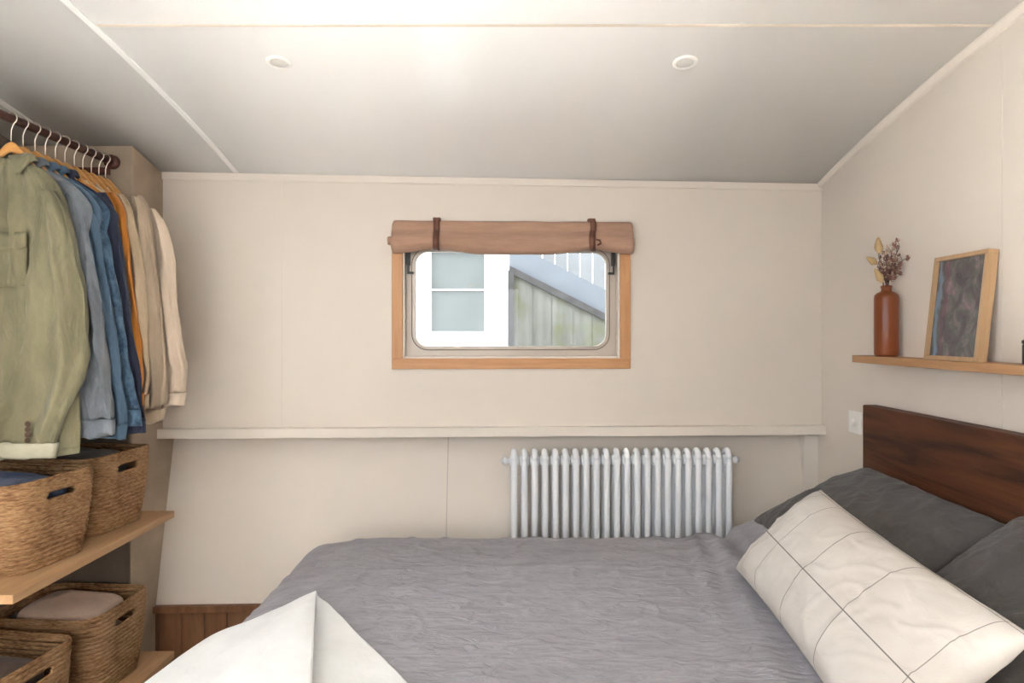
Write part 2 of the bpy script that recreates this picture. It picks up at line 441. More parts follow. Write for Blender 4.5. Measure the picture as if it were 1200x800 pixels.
# right wall
def wallbox(name, dims, mat, fn=None): return struct(boxobj(name, dims, mat, bevel=0, fn=fn))
wallbox('wall_right', (XR, XR + .08, YN - .1, 3.05, 0, 2.36), M['wall'])
wallbox('trim_5', (XR - .0012, XR + .002, 1.794, 1.806, 0, Zc(1.8) - .018), M['wall'])
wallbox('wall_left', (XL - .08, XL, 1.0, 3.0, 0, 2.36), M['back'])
# nearer than the viewer the left wall gets an added unseen window for daylight
SY0, SY1, SZ0, SZ1 = -.80, .25, 1.05, 1.95
bm = bmesh.new()
for y0_, y1_, z0_, z1_ in ((YN - .1, SY0, 0, 2.36), (SY1, 1.0, 0, 2.36), (SY0, SY1, 0, SZ0), (SY0, SY1, SZ1, 2.36)):
    box(bm, XL - .08, XL, y0_, y1_, z0_, z1_)
struct(build('wall_window_side', bm, M['wall'], smooth=False))
bm = bmesh.new()
for y0_, y1_, z0_, z1_ in ((SY0 - .05, SY0, SZ0 - .05, SZ1 + .05), (SY1, SY1 + .05, SZ0 - .05, SZ1 + .05), (SY0, SY1, SZ0 - .05, SZ0), (SY0, SY1, SZ1, SZ1 + .05)):
    box(bm, XL - .03, XL + .012, y0_, y1_, z0_, z1_)
struct(build('window_added_side', bm, M['pine'], smooth=False, bevel=.002))

# upper back wall with the window opening
WX0, WX1, WZ0, WZ1 = -.474, .473, 1.297, 1.80
fy = lambda x, y, z: (x, Yw(x) + y, z)
bm = bmesh.new()
top = 2.28
for x0, x1, z0, z1 in ((XL, WX0, .99, top), (WX1, XR, .99, top), (WX0, WX1, .99, WZ0), (WX0, WX1, WZ1, top)):
    box(bm, x0, x1, 0, .09, z0, z1, fn=fy)
struct(build('wall_back', bm, M['wall'], smooth=False))
# cornice along the back wall, and joint batten
wallbox('trim_6', (-1.5, XR, -.008, .004, 2.060, 2.090), M['trim'], fn=lambda x, y, z: (x, Yw(x) + y, z + (Zc(Yw(x)) - 2.090)))
wallbox('trim_7', (-1.035, -.992, -.002, .002, 1.0, 2.065), M['wall'], fn=fy)
# ledge under the upper lining
bm = bmesh.new()
box(bm, XL, XR, -.038, .12, .966, .985, fn=fy)
box(bm, XL, XR, -.045, -.022, .961, 1.002, fn=fy)
box(bm, XL, XR, -.022, .05, .985, 1.0, fn=fy)
o = build('trim_8', bm, M['trim'], smooth=False, bevel=.003); struct(o)
# lower back wall, leaning
bm = bmesh.new()
vs = []
for x in (XL, XR):
    vs.append([(x, Yl(x, z) + dy, z) for z, dy in ((.972, 0), (.255, 0), (.255, .06), (.972, .06))])
loft(bm, vs)
struct(build('wall_hull', bm, M['wall'], smooth=False))
wallbox('trim_9', (-.288, -.284, -.0012, .002, .262, .965), M['seam'], fn=lambda x, y, z: (x, Yl(x, z) + y, z))
wallbox('trim_10', (1.312, XR, 2.875, 2.96, 0, .965), M['trim'])
# dark stained boarding below
def ysk(x): return Yl(x, .262)
bm = bmesh.new()
box(bm, XL, XR, -.022, .05, .238, .266, fn=lambda x, y, z: (x, ysk(x) + y, z))
x = XL
while x < XR:
    box(bm, x + .001, min(x + .092, XR), 0.0, .04, 0, .238, fn=lambda x, y, z: (x, ysk(x) + y - .004, z)); x += .094
struct(build('baseboard_back', bm, M['skirt'], smooth=False, bevel=.002))

# corner column beside the wardrobe
bm = bmesh.new()
xr, y0 = -1.495, 2.52
rows = []
for y in (y0, 2.95):
    rows.append([(XL, y, 0), (xr, y, 0), (xr, y, Zc(y) - .002), (XL, y, Zc(y) - .002)])
loft(bm, rows)
struct(build('wall_corner', bm, M['column'], smooth=False, bevel=.003))

# near wall, behind the viewer, with an added window opening to let light in
bm = bmesh.new()
AX0, AX1, AZ0, AZ1 = -1.05, .35, 1.10, 1.88
for x0, x1, z0, z1 in ((XL, AX0, 0, 2.3), (AX1, XR, 0, 2.3), (AX0, AX1, 0, AZ0), (AX0, AX1, AZ1, 2.3)):
    box(bm, x0, x1, YN - .08, YN, z0, z1)
struct(build('wall_near', bm, M['wall'], smooth=False))
bm = bmesh.new()
for x0, x1, z0, z1 in ((AX0 - .05, AX0, AZ0 - .05, AZ1 + .05), (AX1, AX1 + .05, AZ0 - .05, AZ1 + .05), (AX0, AX1, AZ0 - .05, AZ0), (AX0, AX1, AZ1, AZ1 + .05)):
    box(bm, x0, x1, YN - .03, YN + .012, z0, z1)
struct(build('window_added_near', bm, M['pine'], smooth=False, bevel=.002))

# ------------------------------------------------------------------ the window in view
w1 = empty('window_1', (0, Yw(0), 1.5)); w1['kind'] = 'structure'
w1.rotation_euler.z = math.atan(.036)
# local coordinates now: x along the wall, y outward, z up about 1.5
tw = .046
z0, z1 = WZ0 - 1.5, WZ1 - 1.5
boxobj('bottom_casing', (WX0 - tw, WX1 + tw, -.012, .004, z0 - tw, z0), M['pine'], w1)
boxobj('side_casing', (WX0 - tw, WX0, -.012, .004, z0, z1), M['pinev'], w1)
boxobj('side_casing', (WX1, WX1 + tw, -.012, .004, z0, z1), M['pinev'], w1)
boxobj('top_casing', (WX0 - tw, WX1 + tw, -.012, .004, z1, z1 + tw), M['pine'], w1)
bm = bmesh.new()
for d in ((WX0, WX0 + .008, .0, .09, z0, z1), (WX1 - .008, WX1, .0, .09, z0, z1), (WX0, WX1, .0, .09, z0, z0 + .008), (WX0, WX1, .0, .09, z1 - .008, z1)):
    box(bm, *d)
build('reveal_lining', bm, M['trim'], w1, smooth=False)
def rrect(x0, x1, z0, z1, r, n=10):
    pts = []
    for cx, cz, a0 in ((x1 - r, z1 - r, 0), (x0 + r, z1 - r, 90), (x0 + r, z0 + r, 180), (x1 - r, z0 + r, 270)):
        for k in range(n + 1):
            a = math.radians(a0 + 90 * k / n); pts.append((cx + r * math.cos(a), cz + r * math.sin(a)))
    return pts
FX0, FX1, FZ0, FZ1 = WX0 + .008, WX1 - .008, z0 + .008, z1 - .008      # metal plate
GX0, GX1, GZ0, GZ1 = -.430, .426, WZ0 - 1.5 + .046, .27                # glazed opening
def ringplate(bm, outer, inner, y0, y1):
    loops = [[(x, y0, z) for x, z in outer], [(x, y0, z) for x, z in inner], [(x, y1, z) for x, z in inner], [(x, y1, z) for x, z in outer]]
    vr = [[bm.verts.new(p) for p in l] for l in loops]
    n = len(outer)
    for a in range(4):
        b_ = (a + 1) % 4
        for j in range(n):
            k = (j + 1) % n
            bm.faces.new((vr[a][j], vr[a][k], vr[b_][k], vr[b_][j]))
bm = bmesh.new(); ringplate(bm, rrect(FX0, FX1, FZ0, FZ1, .002), rrect(GX0, GX1, GZ0, GZ1, .06), .045, .06)
build('window_frame', bm, M['aluframe'], w1, smooth=False, bevel=.002)
bm = bmesh.new(); ringplate(bm, rrect(GX0 - .012, GX1 + .012, GZ0 - .012, GZ1 + .012, .072), rrect(GX0 - .009, GX1 + .009, GZ0 - .009, GZ1 + .009, .069), .0435, .05)
build('seal', bm, M['rubber'], w1, smooth=False)
bm = bmesh.new(); ringplate(bm, rrect(GX0 - .008, GX1 + .008, GZ0 - .008, GZ1 + .008, .068), rrect(GX0 + .006, GX1 - .006, GZ0 + .006, GZ1 - .006, .054), .038, .062)
build('sash_rim', bm, M['aluframe'], w1, smooth=False, bevel=.002)
bm = bmesh.new(); bm.faces.new([bm.verts.new((x, .052, z)) for x, z in rrect(GX0, GX1, GZ0, GZ1, .06)])
build('glass', bm, M['glass'], w1, smooth=False)
for sx in (-1, 1):
    xx = (GX0 - .024) if sx < 0 else (GX1 + .024)
    bm = bmesh.new()
    box(bm, xx - .008, xx + .008, .022, .046, .205, .265)
    box(bm, xx - .004, xx + .004, .016, .026, .165, .235)
    box(bm, min(xx, xx - sx * .022) - .003, max(xx, xx - sx * .022) + .003, .014, .024, .165, .175)
    build('window_latch', bm, M['black'], w1, smooth=False, bevel=.0015)

# roman blind rolled up above the window
bl = empty('roller_blind', (0, Yw(0) , 1.5)); bl.rotation_euler.z = math.atan(.036)
tag(bl, 'dusty pink linen blind rolled up above the window', 'blind')
BX0, BX1 = -.520, .528
def blind_sec(x):
    t = (x - BX0) / (BX1 - BX0)
    lift = math.exp(-((x + .325) / .11) ** 2) + math.exp(-((x - .345) / .11) ** 2)
    zt = .395
    zb = .242 + .024 * lift + .002 * nz(x * 7, 3)
    h = zt - zb
    prof = []
    for dy, fz in ((-.014, 1.0), (-.030, .97), (-.034, .80), (-.034, .66), (-.041, .60), (-.056, .52), (-.070, .38), (-.074, .24), (-.068, .10), (-.050, .015), (-.032, 0.0), (-.020, .08), (-.016, .3), (-.014, .6)):
        yy = dy + .003 * nz(x * 5, fz * 6, 1)
        prof.append((x, yy, zb + h * fz + .002 * nz(x * 9, fz * 3, 5)))
    return prof
bm = bmesh.new(); loft(bm, [blind_sec(BX0 + (BX1 - BX0) * i / 60) for i in range(61)])
build('blind_fabric', bm, M['linen'], bl, sub=1)
bm = bmesh.new(); lathe(bm, [(.006, -.012), (.017, -.010), (.019, 0), (.019, .012)], 16, (BX0 - .001, -.045, .300), Vector((0, 1, 0)), Vector((0, 0, 1)), Vector((1, 0, 0)))
build('roll_end', bm, M['linen'], bl)
for xs, twist in ((-.325, 0), (.345, 1)):
    sec = blind_sec(xs)
    path = [(xs + (.006 * math.sin(i * .7) if twist else 0), y + (-.004 if i < 10 else .0), z + (.004 if i == 0 else (-.004 if 8 <= i <= 10 else 0))) for i, (x_, y, z) in enumerate(sec[:12])]
    path = catmull(path, 3)
    bm = bmesh.new(); rr = []
    for i, p in enumerate(path):
        rr.append([(p[0] - .013, p[1] - .002, p[2]), (p[0] + .013, p[1] - .002, p[2]), (p[0] + .013, p[1] + .001, p[2] ), (p[0] - .013, p[1] + .001, p[2])])
    loft(bm, rr)
    st = build('leather_strap', bm, M['leather'], bl)
    if twist:
        bm = bmesh.new()
        tube(bm, [(xs + .012, -.083, .305), (xs + .026, -.088, .300), (xs + .030, -.086, .288), (xs + .016, -.083, .280)], [.004, .005, .005, .004], 8)
        build('strap_loop', bm, M['leather'], st)
    bm = bmesh.new(); box(bm, xs - .016, xs + .016, -.034, -.0005, .388, .404)
    build('strap_tab', bm, M['leather'], st, smooth=False, bevel=.003)

# ------------------------------------------------------------------ ceiling lights (off)
def ceiling_light(x, y, label):
    t = math.atan(-.128 * (y - .9))
    e = empty('ceiling_light', (x, y, Zc(y)), (t, 0, 0)); tag(e, label, 'ceiling light', 'recessed ceiling lights')
    bm = bmesh.new(); lathe(bm, [(.026, -.002), (.0275, -.0055), (.034, -.006), (.038, -.003), (.0385, .001)], 40, cap0=False, cap1=False)
    build('trim_ring', bm, M['white'], e, solid=.002)
    bm = bmesh.new(); lathe(bm, [(.0, -.004), (.018, -.0035), (.0275, -.001)], 32, cap0=False, cap1=False)
    build('lens', bm, M['lens'], e)
ceiling_light(-.7225, 1.985, 'small white recessed ceiling light near the wardrobe rail')
ceiling_light(.537, 1.985, 'small white recessed ceiling light above the wall shelf side')

# ------------------------------------------------------------------ radiator
rad = empty('radiator', (.466, 2.74, .30)); rad.rotation_euler.z = .03
tag(rad, 'white column radiator under the wall ledge behind the bed', 'radiator')
NC, PIT, RH = 22, .0436, .603
def column_bm():
    bm = bmesh.new()
    for y in (-.029, .029):
        lathe(bm, [(.0135, .03), (.0135, RH - .03)], 14, (0, y, 0), cap0=False, cap1=False)
    for zc, sg in ((RH - .03, 1), (.03, -1)):
        rr = []
        for k in range(13):
            a = PI * k / 12
            c = Vector((0, -.029 * math.cos(a), zc + sg * .030 * math.sin(a)))
            tdir = Vector((0, math.sin(a) * .029, sg * math.cos(a) * .030)).normalized()
            s = tdir.cross(Vector((1, 0, 0))).normalized()
            rr.append([c + Vector((1, 0, 0)) * (.0125 * math.cos(q * 2 * PI / 14)) + s * (.0125 * math.sin(q * 2 * PI / 14)) for q in range(14)])
        loft(bm, rr)
    # headers joining neighbours
    for z in (.045, RH - .04):
        lathe(bm, [(.018, -PIT / 2 + .002), (.024, -PIT / 2 + .008), (.024, PIT / 2 - .008), (.018, PIT / 2 - .002)], 18, (0, 0, z), Vector((0, 1, 0)), Vector((0, 0, 1)), Vector((1, 0, 0)))
        box(bm, -.011, .011, -.029, .029, z - .014, z + .014)
    return bm
c0 = build('column', column_bm(), M['rad'], rad)
for i in range(NC):
    c = c0 if i == 0 else c0.copy()
    if i: COL.objects.link(c); c.parent = rad
    c.location = ((i - (NC - 1) / 2) * PIT, 0, 0)
for sx in (-1, 1):
    bm = bmesh.new()
    lathe(bm, [(.012, 0), (.012, .012), (.017, .013), (.017, .024), (.009, .026), (.009, .034)], 16, (sx * (NC / 2 * PIT - .002), 0, RH - .04), Vector((0, 1, 0)), Vector((0, 0, 1)), Vector((sx, 0, 0)))
    build('end_plug', bm, M['rad'], rad)
    bm = bmesh.new(); box(bm, sx * .40 - .012, sx * .40 + .012, -.03, .03, -.3, .02)
    build('foot', bm, M['rad'], rad, smooth=False, bevel=.003)

# ------------------------------------------------------------------ bed
BT = .645
bed = empty('bed', (.3, 1.7, 0)); tag(bed, 'double bed with a dark walnut headboard against the right wall', 'bed')
HB = (-.3, -1.7, 0)
def L(x0, x1, y0, y1, z0, z1): return (x0 - .3, x1 - .3, y0 - 1.7, y1 - 1.7, z0, z1)
bm = bmesh.new(); box(bm, *L(1.312, 1.366, .84, 2.396, .30, 1.138))
build('headboard', bm, M['head'], bed, smooth=False, bevel=.004)
boxobj('bed_base', L(-.66, 1.31, .95, 2.30, .08, .36), M['skirt'], bed, bevel=.01)
boxobj('mattress', L(-.66, 1.305, .95, 2.30, .36, .60), M['sheet'], bed, bevel=.04)
for x in (-.56, 1.2):
    for y in (1.05, 2.2):
        boxobj('leg', L(x - .03, x + .03, y - .03, y + .03, 0, .09), M['skirt'], bed)

# wrapped cloth coordinates: u, v are distances along the cloth
EX, EY0, EY1, RR = -.775, .86, 2.43, .12
def fold(t, R):
    """t: distance past the start of the rounding -> (outward, drop)"""
    if t <= 0: return 0.0, 0.0
    if t < R * PI / 2:
        a = t / R; return R * math.sin(a) , R * (1 - math.cos(a))
    e = t - R * PI / 2
    return R + .16 * e, R + e * .985
def bed_pt(u, v, lift=0.0):
    ox, dx = fold((EX + RR) - u, RR)
    x = max(u, EX + RR) - ox
    oy1, dy1 = fold(v - (EY1 - RR), RR); oy0, dy0 = fold((EY0 + RR) - v, RR)
    y = min(max(v, EY0 + RR), EY1 - RR) + oy1 - oy0
    dy = max(dy0, dy1)
    drop = (dx ** 2.2 + dy ** 2.2) ** (1 / 2.2)
    # soft sag towards the far foot corner
    top = BT + .010 * nz(u * 2.0, v * 2.0, 2) - .022 * sstep(-.45, -.75, u)
    # bunched cloth where the duvet meets the pillows
    g = math.exp(-((u - .93) / .11) ** 2) * sstep(1.6, 2.1, v) * .085
    g += math.exp(-((u - .72) / .035) ** 2) * sstep(1.75, 2.2, v) * .018
    g -= math.exp(-((u - .785) / .022) ** 2) * sstep(1.75, 2.2, v) * .020
    n = Vector((-ox / RR if ox else 0, (oy1 - oy0) / RR if (oy1 or oy0) else 0, max(0.0, 1 - drop / RR)))
    n = n.normalized() if n.length > 1e-4 else Vector((0, 0, 1))
    return Vector((x, y, top + g - drop)) + n * lift
def wrinkle(u, v):
    w = .0035 * nz(u * 2.6, v * 8, 1) + .0014 * nz(u * 9, v * 30, 4)
    r1 = 1 - abs(nz(u * 2.6 + .4 * nz(u * 3, v * 3, 9), v * 8, 7)); r2 = 1 - abs(nz(u * 6 + v * 4, v * 9 - u * 3, 12))
    w += .009 * max(0, r1 - .80) / .2 * .42 + .0045 * max(0, r2 - .86) / .14
    w += .010 * math.exp(-((v - 2.02 - .05 * nz(u * 2, 1)) / .016) ** 2) * sstep(-.45, -.1, u) * (1 - sstep(.1, .5, u))
    # drapes gathered towards the pillows
    k = sstep(.25, .8, u) * (1 - sstep(1.0, 1.15, u))
    w += k * (.017 * nz(u * 14 - v * 2.5, v * 1.6, 15) + .006 * nz(u * 24 - v * 5, v * 2.5, 18))
    ox, dx = fold((EX + RR) - u, RR)
    if dx > 0: w += min(1, dx / .2) * .012 * nz(v * 7, u * 1.4, 21)
    return w
bm = bmesh.new()
grid(bm, 300, 300, lambda a, b: bed_pt(-1.24 + a * 2.46, .42 + b * 2.36, .012 + wrinkle(-1.24 + a * 2.46, .42 + b * 2.36)))
dv = build('duvet', bm, M['duvet'], solid=.012)
tag(dv, 'grey crumpled linen duvet spread over the bed', 'duvet')

# cream throw: a folded corner lying over the foot end of the bed
P = Vector((-.552, 1.805)); A = Vector((-.62, -.785)).normalized(); B = Vector((.585, -.81)).normalized()
def throw_panel(right):
    bm = bmesh.new()
    R = Vector((.16, -.987)).normalized() if right else Vector((.28, -.96)).normalized()
    def f(a, b):
        # b: from the ridge (0) to the outer edge (1); a: from the peak outwards
        edge = B if right else A
        d = R.lerp(edge, b)
        s = a * 1.15
        q = P + d * (s + .002)
        bulge = math.sin(PI * min(1, b)) * .012 * min(1, s * 4)
        if right:
            h = .020 + bulge * .6 + .010 * sstep(.0, .5, s) * math.exp(-((b - .45) / .25) ** 2)
            h -= .0
        else:
            h = .030 + (.045 * (1 - sstep(.05, .6, b)) * sstep(-.02, .3, s)) + bulge
        h += .055 * sstep(0, .16, EX + RR - q.x) if not right else 0
        h += .004 * nz(q.x * 6, q.y * 6, 30 + right) + .003 * nz(q.x * 18, q.y * 9, 3)
        return bed_pt(q.x, q.y, h + .006)
    grid(bm, 110, 60, f)
    return bm
th = empty('throw_blanket', (-.5, 1.3, BT)); th.location = (0, 0, 0)
tag(th, 'cream throw blanket folded over the foot corner of the bed', 'blanket')
build('folded_panel', throw_panel(0), M['throw'], th, solid=.012)
build('under_panel', throw_panel(1), M['throw'], th, solid=.010)

# pillows
def pillow_bm(Lx, Ly, T, seed, n=70, wr=.006, pinch=.05, pw=.42):
    bm = bmesh.new(); uvl = bm.loops.layers.uv.new('UVMap')
    def side(sg):
        def f(a, b):
            u, v = 2 * a - 1, 2 * b - 1
            # denser sampling towards the hem
            u = math.sin(u * PI / 2) * .5 + u * .5; v = math.sin(v * PI / 2) * .5 + v * .5
            x = Lx / 2 * u * (1 - pinch * (1 - v * v) * abs(u)); y = Ly / 2 * v * (1 - pinch * 1.4 * (1 - u * u) * abs(v))
            e = max(0, (1 - u ** 4) * (1 - v ** 4))
            f0 = max(0, (1 - u * u) * (1 - v * v))
            z = sg * T / 2 * (.45 * e ** .5 + .55 * f0 ** pw)
            k = min(1, e * 3)
            r = 1 - abs(nz(x * 5 + seed, y * 7, sg + .3 * seed)); r2 = 1 - abs(nz(x * 11 + 2 * seed, y * 9 + x * 5, sg * 2 + seed))
            z += sg * k * wr * (nz(x * 6, y * 6, seed) + 1.2 * max(0, r - .8) / .2 - .4 + .7 * max(0, r2 - .85) / .15)
            z += (1 - k) * .006 * nz(x * 22, y * 22, seed + 5)
            return (x, y, z)
        vs = grid(bm, n, n, f)
        return vs
    for sg in (1, -1):
        k0 = len(bm.faces)
        vs = side(sg)
        idx = {}
        for i, r in enumerate(vs):
            for j, q in enumerate(r): idx[q] = (i / n, j / n)
        bm.faces.ensure_lookup_table()
        for fi in range(k0, len(bm.faces)):
            for l in bm.faces[fi].loops: l[uvl].uv = idx[l.vert]
    bmesh.ops.remove_doubles(bm, verts=bm.verts, dist=.0008)
    return bm
def place(o, c, ex, ey):
    """local x -> ex, local y -> ey (made orthogonal)"""
    ex = Vector(ex).normalized(); ey = Vector(ey); ey = (ey - ex * ey.dot(ex)).normalized(); ez = ex.cross(ey)
    m = Matrix((ex, ey, ez)).transposed().to_4x4(); m.translation = Vector(c)
    o.matrix_world = m
def pillow(name, dims, seed, mat, c, ex, ey, label, cat, group=None, **kw):
    o = build(name, pillow_bm(*dims, seed, **kw), mat)
    place(o, c, ex, ey); tag(o, label, cat, group)
    return o
pillow('pillow', (.72, .465, .15), 3, M['charcoal'], (1.088, 1.985, .806), (0, 1, .02), (.37, 0, .175), 'charcoal linen pillow by the window wall, behind the cream cushion', 'pillow', 'charcoal pillows against the headboard')
pillow('pillow', (.74, .52, .17), 8, M['charcoal'], (1.10, 1.29, .785), (.03, 1, -.02), (.36, 0, .26), 'charcoal linen pillow nearest the viewer, at the right edge', 'pillow', 'charcoal pillows against the headboard')
pillow('cushion', (.84, .35, .19), 12, M['cushion'], (.79, 1.525, .784), (.036, .8, .046), (.207, -.05, .208), 'cream oblong cushion with thin dark check lines on the bed', 'cushion', wr=.004, n=130)

# ------------------------------------------------------------------ right wall shelf and what stands on it
SZ = CZ - .077
sh = boxobj('wall_shelf', (1.275, XR, .9, 2.40, SZ - .026, SZ), M['oak'], bevel=.0015); tag(sh, 'narrow oak shelf on the right wall above the headboard', 'shelf')

vx, vy = 1.322, 2.26
vase = empty('bottle_vase', (vx, vy, SZ)); tag(vase, 'terracotta brown stoneware bottle vase on the wall shelf', 'vase')
bm = bmesh.new()
prof = [(.0, .003), (.034, .001), (.038, .006), (.0395, .012), (.0395, .205), (.038, .216), (.030, .224), (.020, .229), (.0165, .233), (.0165, .241), (.0185, .243), (.0185, .248), (.0165, .250), (.0135, .249), (.0125, .22), (.0125, .19), (0, .185)]
lathe(bm, prof[1:-1], 40)
build('bottle_body', bm, M['terra'], vase)
vz = SZ + .244
def stem_obj(parent, pts, r=.0011): 
    bm = bmesh.new(); tube(bm, catmull(pts, 6), r, 6); return build('stem', bm, M['stem'], parent)
def grass_tail(px_off, top, tip, label):
    """fluffy dried grass head; offsets from the vase mouth in metres (x, y, z)"""
    e = empty('dried_grass_stem', (vx, vy, SZ + .19)); tag(e, label, 'dried flower', 'dried stems in the bottle vase')
    b0 = Vector((px_off[0] * .012, px_off[1] * .012, 0)); m1 = Vector((px_off[0] * .022, px_off[1] * .022, .062))
    a = Vector(top) + Vector((0, 0, .055)); c = Vector(tip) + Vector((0, 0, .055))
    stem_obj(e, [tuple(b0), tuple(m1), tuple(a), tuple(a.lerp(c, .5))])
    bm = bmesh.new()
    w = (c - a).normalized(); u = w.cross(Vector((0, 1, 0))).normalized(); v = w.cross(u)
    Ln = (c - a).length; rr = []
    for i in range(17):
        t = i / 16
        r = .0112 * math.sin(PI * (t * .93 + .05)) ** .7 * (1 - .25 * t)
        cc = a + w * (Ln * t)
        rr.append([cc + (u * math.cos(2 * PI * k / 18) + v * math.sin(2 * PI * k / 18)) * (r * (1 + .5 * nz(k * 1.9, i * 1.3, 4) + (.26 if (k + i) % 2 else -.16))) for k in range(18)])
    loft(bm, rr)
    build('grass_head', bm, M['tail'], e)
grass_tail((-.35, .1), (-.024, .01, .125), (-.022, .012, .178), 'tallest upright straw coloured grass head in the bottle vase')
grass_tail((-.2, -.2), (-.030, -.01, .118), (-.036, -.012, .165), 'upright straw grass head just left of the tallest in the bottle vase')
grass_tail((-.5, .0), (-.033, .0, .082), (-.068, .004, .106), 'straw grass head leaning left over the bottle vase')
grass_tail((-.6, -.1), (-.020, -.01, .014), (-.048, -.014, .064), 'lowest straw grass head drooping at the bottle vase neck')
def sprig(tip, pale, label, seed):
    e = empty('dried_sprig', (vx, vy, SZ + .19)); tag(e, label, 'dried flower', 'dried stems in the bottle vase')
    rd = random.Random(seed); tip = Vector(tip) + Vector((0, 0, .055))
    mid = Vector((tip.x * .3, tip.y * .3, .055 + (tip.z - .055) * .45))
    path = catmull([(tip.x * .06, tip.y * .06, 0), (tip.x * .12, tip.y * .12, .055), tuple(mid), tuple(tip)], 6)
    bm = bmesh.new(); tube(bm, path, .0012, 6)
    ends = []
    for k in range(17):
        q = Vector(path[rd.randint(9, len(path) - 1)])
        d = Vector((rd.uniform(-1, 1), rd.uniform(-1, .6), rd.uniform(-.1, 1))).normalized() * rd.uniform(.008, .024)
        if vx + q.x + d.x > XR - .006: d.x = -abs(d.x)
        tube(bm, [q, q + d * .6 + Vector((0, 0, .002)), q + d], .0007, 5); ends.append((q + d, d))
    build('stem', bm, M['stem'], e)
    bm = bmesh.new()
    for q, d in ends:
        w = d.normalized(); u = w.orthogonal().normalized(); v = w.cross(u)
        for k in range(4):
            a = 2 * PI * k / 4 + rd.random(); o = u * math.cos(a) + v * math.sin(a)
            s = rd.uniform(.006, .0105)
            p0 = q; p1 = q + w * s * .6 + o * s * .8 + o.cross(w) * s * .4; p2 = q + w * s * 1.5 + o * s * .7; p3 = q + w * s * .6 + o * s * .8 - o.cross(w) * s * .4
            vs = [bm.verts.new(p) for p in (p0, p1, p2, p3)]; bm.faces.new(vs)
    tag(build('petals', bm, M['seedpale'] if pale else M['sprig'], e, solid=.0008), kind='stuff')
for i, (tp, pale, lb) in enumerate([
        ((.012, -.01, .115), 1, 'pale dried blossom sprig in the middle of the bottle vase'),
        ((-.012, -.02, .100), 1, 'short pale dried sprig among the straw grass heads'),
        ((.034, -.02, .140), 0, 'tallest reddish dried sprig arching right over the bottle vase'),
        ((.036, -.035, .090), 0, 'reddish dried sprig spreading right of the bottle vase mouth'),
        ((.020, -.02, .075), 0, 'short dark red dried sprig low in the bottle vase'),
        ((-.030, -.02, .085), 0, 'purplish dried sprig at the left of the bottle vase'),
        ((.028, .03, .105), 0, 'reddish dried sprig at the back against the wall above the vase'),
        ((.004, -.02, .060), 0, 'dark dried sprig packed in the bottle vase mouth')]):
    sprig(tp, pale, lb, i + 3)

# framed print leaning on the wall
pf = empty('framed_picture', (1.305, 1.915, SZ)); tag(pf, 'light wood framed dark floral print leaning on the wall shelf', 'picture')
pf.rotation_euler = (0, math.radians(6.3), 0)
fw, fh, fd, bw = .232, .322, .030, .013
FR = [(-fw / 2, fw / 2, 0, bw), (-fw / 2, fw / 2, fh - bw, fh), (-fw / 2, -fw / 2 + bw, bw, fh - bw), (fw / 2 - bw, fw / 2, bw, fh - bw)]
for nm, (y0_, y1_, z0_, z1_) in zip(('bottom_rail', 'top_rail', 'side_rail', 'side_rail'), FR):
    boxobj(nm, (0, fd, y0_, y1_, z0_, z1_), M['framewood'], pf, bevel=.001)
bm = bmesh.new(); vs = box(bm, .010, .013, -fw / 2 + bw - .001, fw / 2 - bw + .001, bw - .001, fh - bw + .001)
uvl = bm.loops.layers.uv.new('UVMap')
for f in bm.faces:
    for l in f.loops: l[uvl].uv = ((.105 - l.vert.co.y) / .21, (l.vert.co.z - .012) / .30)
build('print', bm, M['art'], pf, smooth=False)
boxobj('backing_board', (.022, .028, -fw / 2 + bw - .002, fw / 2 - bw + .002, bw - .002, fh - bw + .002), M['framewood'], pf, bevel=0)

jar = empty('candle_jar', (1.325, 1.615, SZ)); tag(jar, 'small black jar cut off by the right edge on the wall shelf', 'jar')
bm = bmesh.new(); lathe(bm, [(.026, 0), (.030, .003), (.030, .050), (.027, .054)], 32); build('jar_body', bm, M['blackjar'], jar)
bm = bmesh.new(); lathe(bm, [(.029, .0535), (.031, .055), (.031, .061), (.028, .064)], 32); build('jar_lid', bm, M['black'], jar)

sw = empty('dimmer_switch', (XR, 2.555, CZ - .35)); tag(sw, 'white dimmer switch plate on the right wall beside the headboard', 'switch')
boxobj('switch_plate', (-.009, .001, -.043, .043, -.043, .043), M['white'], sw, bevel=.002)
bm = bmesh.new(); lathe(bm, [(.014, .008), (.0135, .018), (.011, .020)], 24, (0, 0, 0), Vector((0, 1, 0)), Vector((0, 0, 1)), Vector((-1, 0, 0))); build('dimmer_knob', bm, M['white'], sw)

# ------------------------------------------------------------------ wardrobe shelves
XS = -1.322
UZ, LZ = CZ - .689, CZ - 1.238
s1 = boxobj('plank_shelf', (XL + .001, XS, 1.695, 2.507, UZ - .026, UZ), M['plank'], bevel=.002); tag(s1, 'upper pale wood plank shelf holding two baskets under the clothes', 'shelf', 'wardrobe plank shelves')
s2 = boxobj('plank_shelf', (XL + .001, XS, 1.30, 2.507, LZ - .026, LZ), M['plank'], bevel=.002); tag(s2, 'lower wood plank shelf near the floor holding two baskets', 'shelf', 'wardrobe plank shelves')
for o, z in ((s1, UZ), (s2, LZ)):
    pass
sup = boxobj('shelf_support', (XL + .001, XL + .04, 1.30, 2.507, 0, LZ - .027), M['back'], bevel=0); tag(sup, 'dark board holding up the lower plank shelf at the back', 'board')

pn = boxobj('dark_end_panel', (XL + .002, -1.503, 2.508, 2.5195, .0, 1.03), M['back'], bevel=.001); tag(pn, 'added dark board at the end of the plank shelves, against the column', 'board')  # dark board added over the column's lower front face
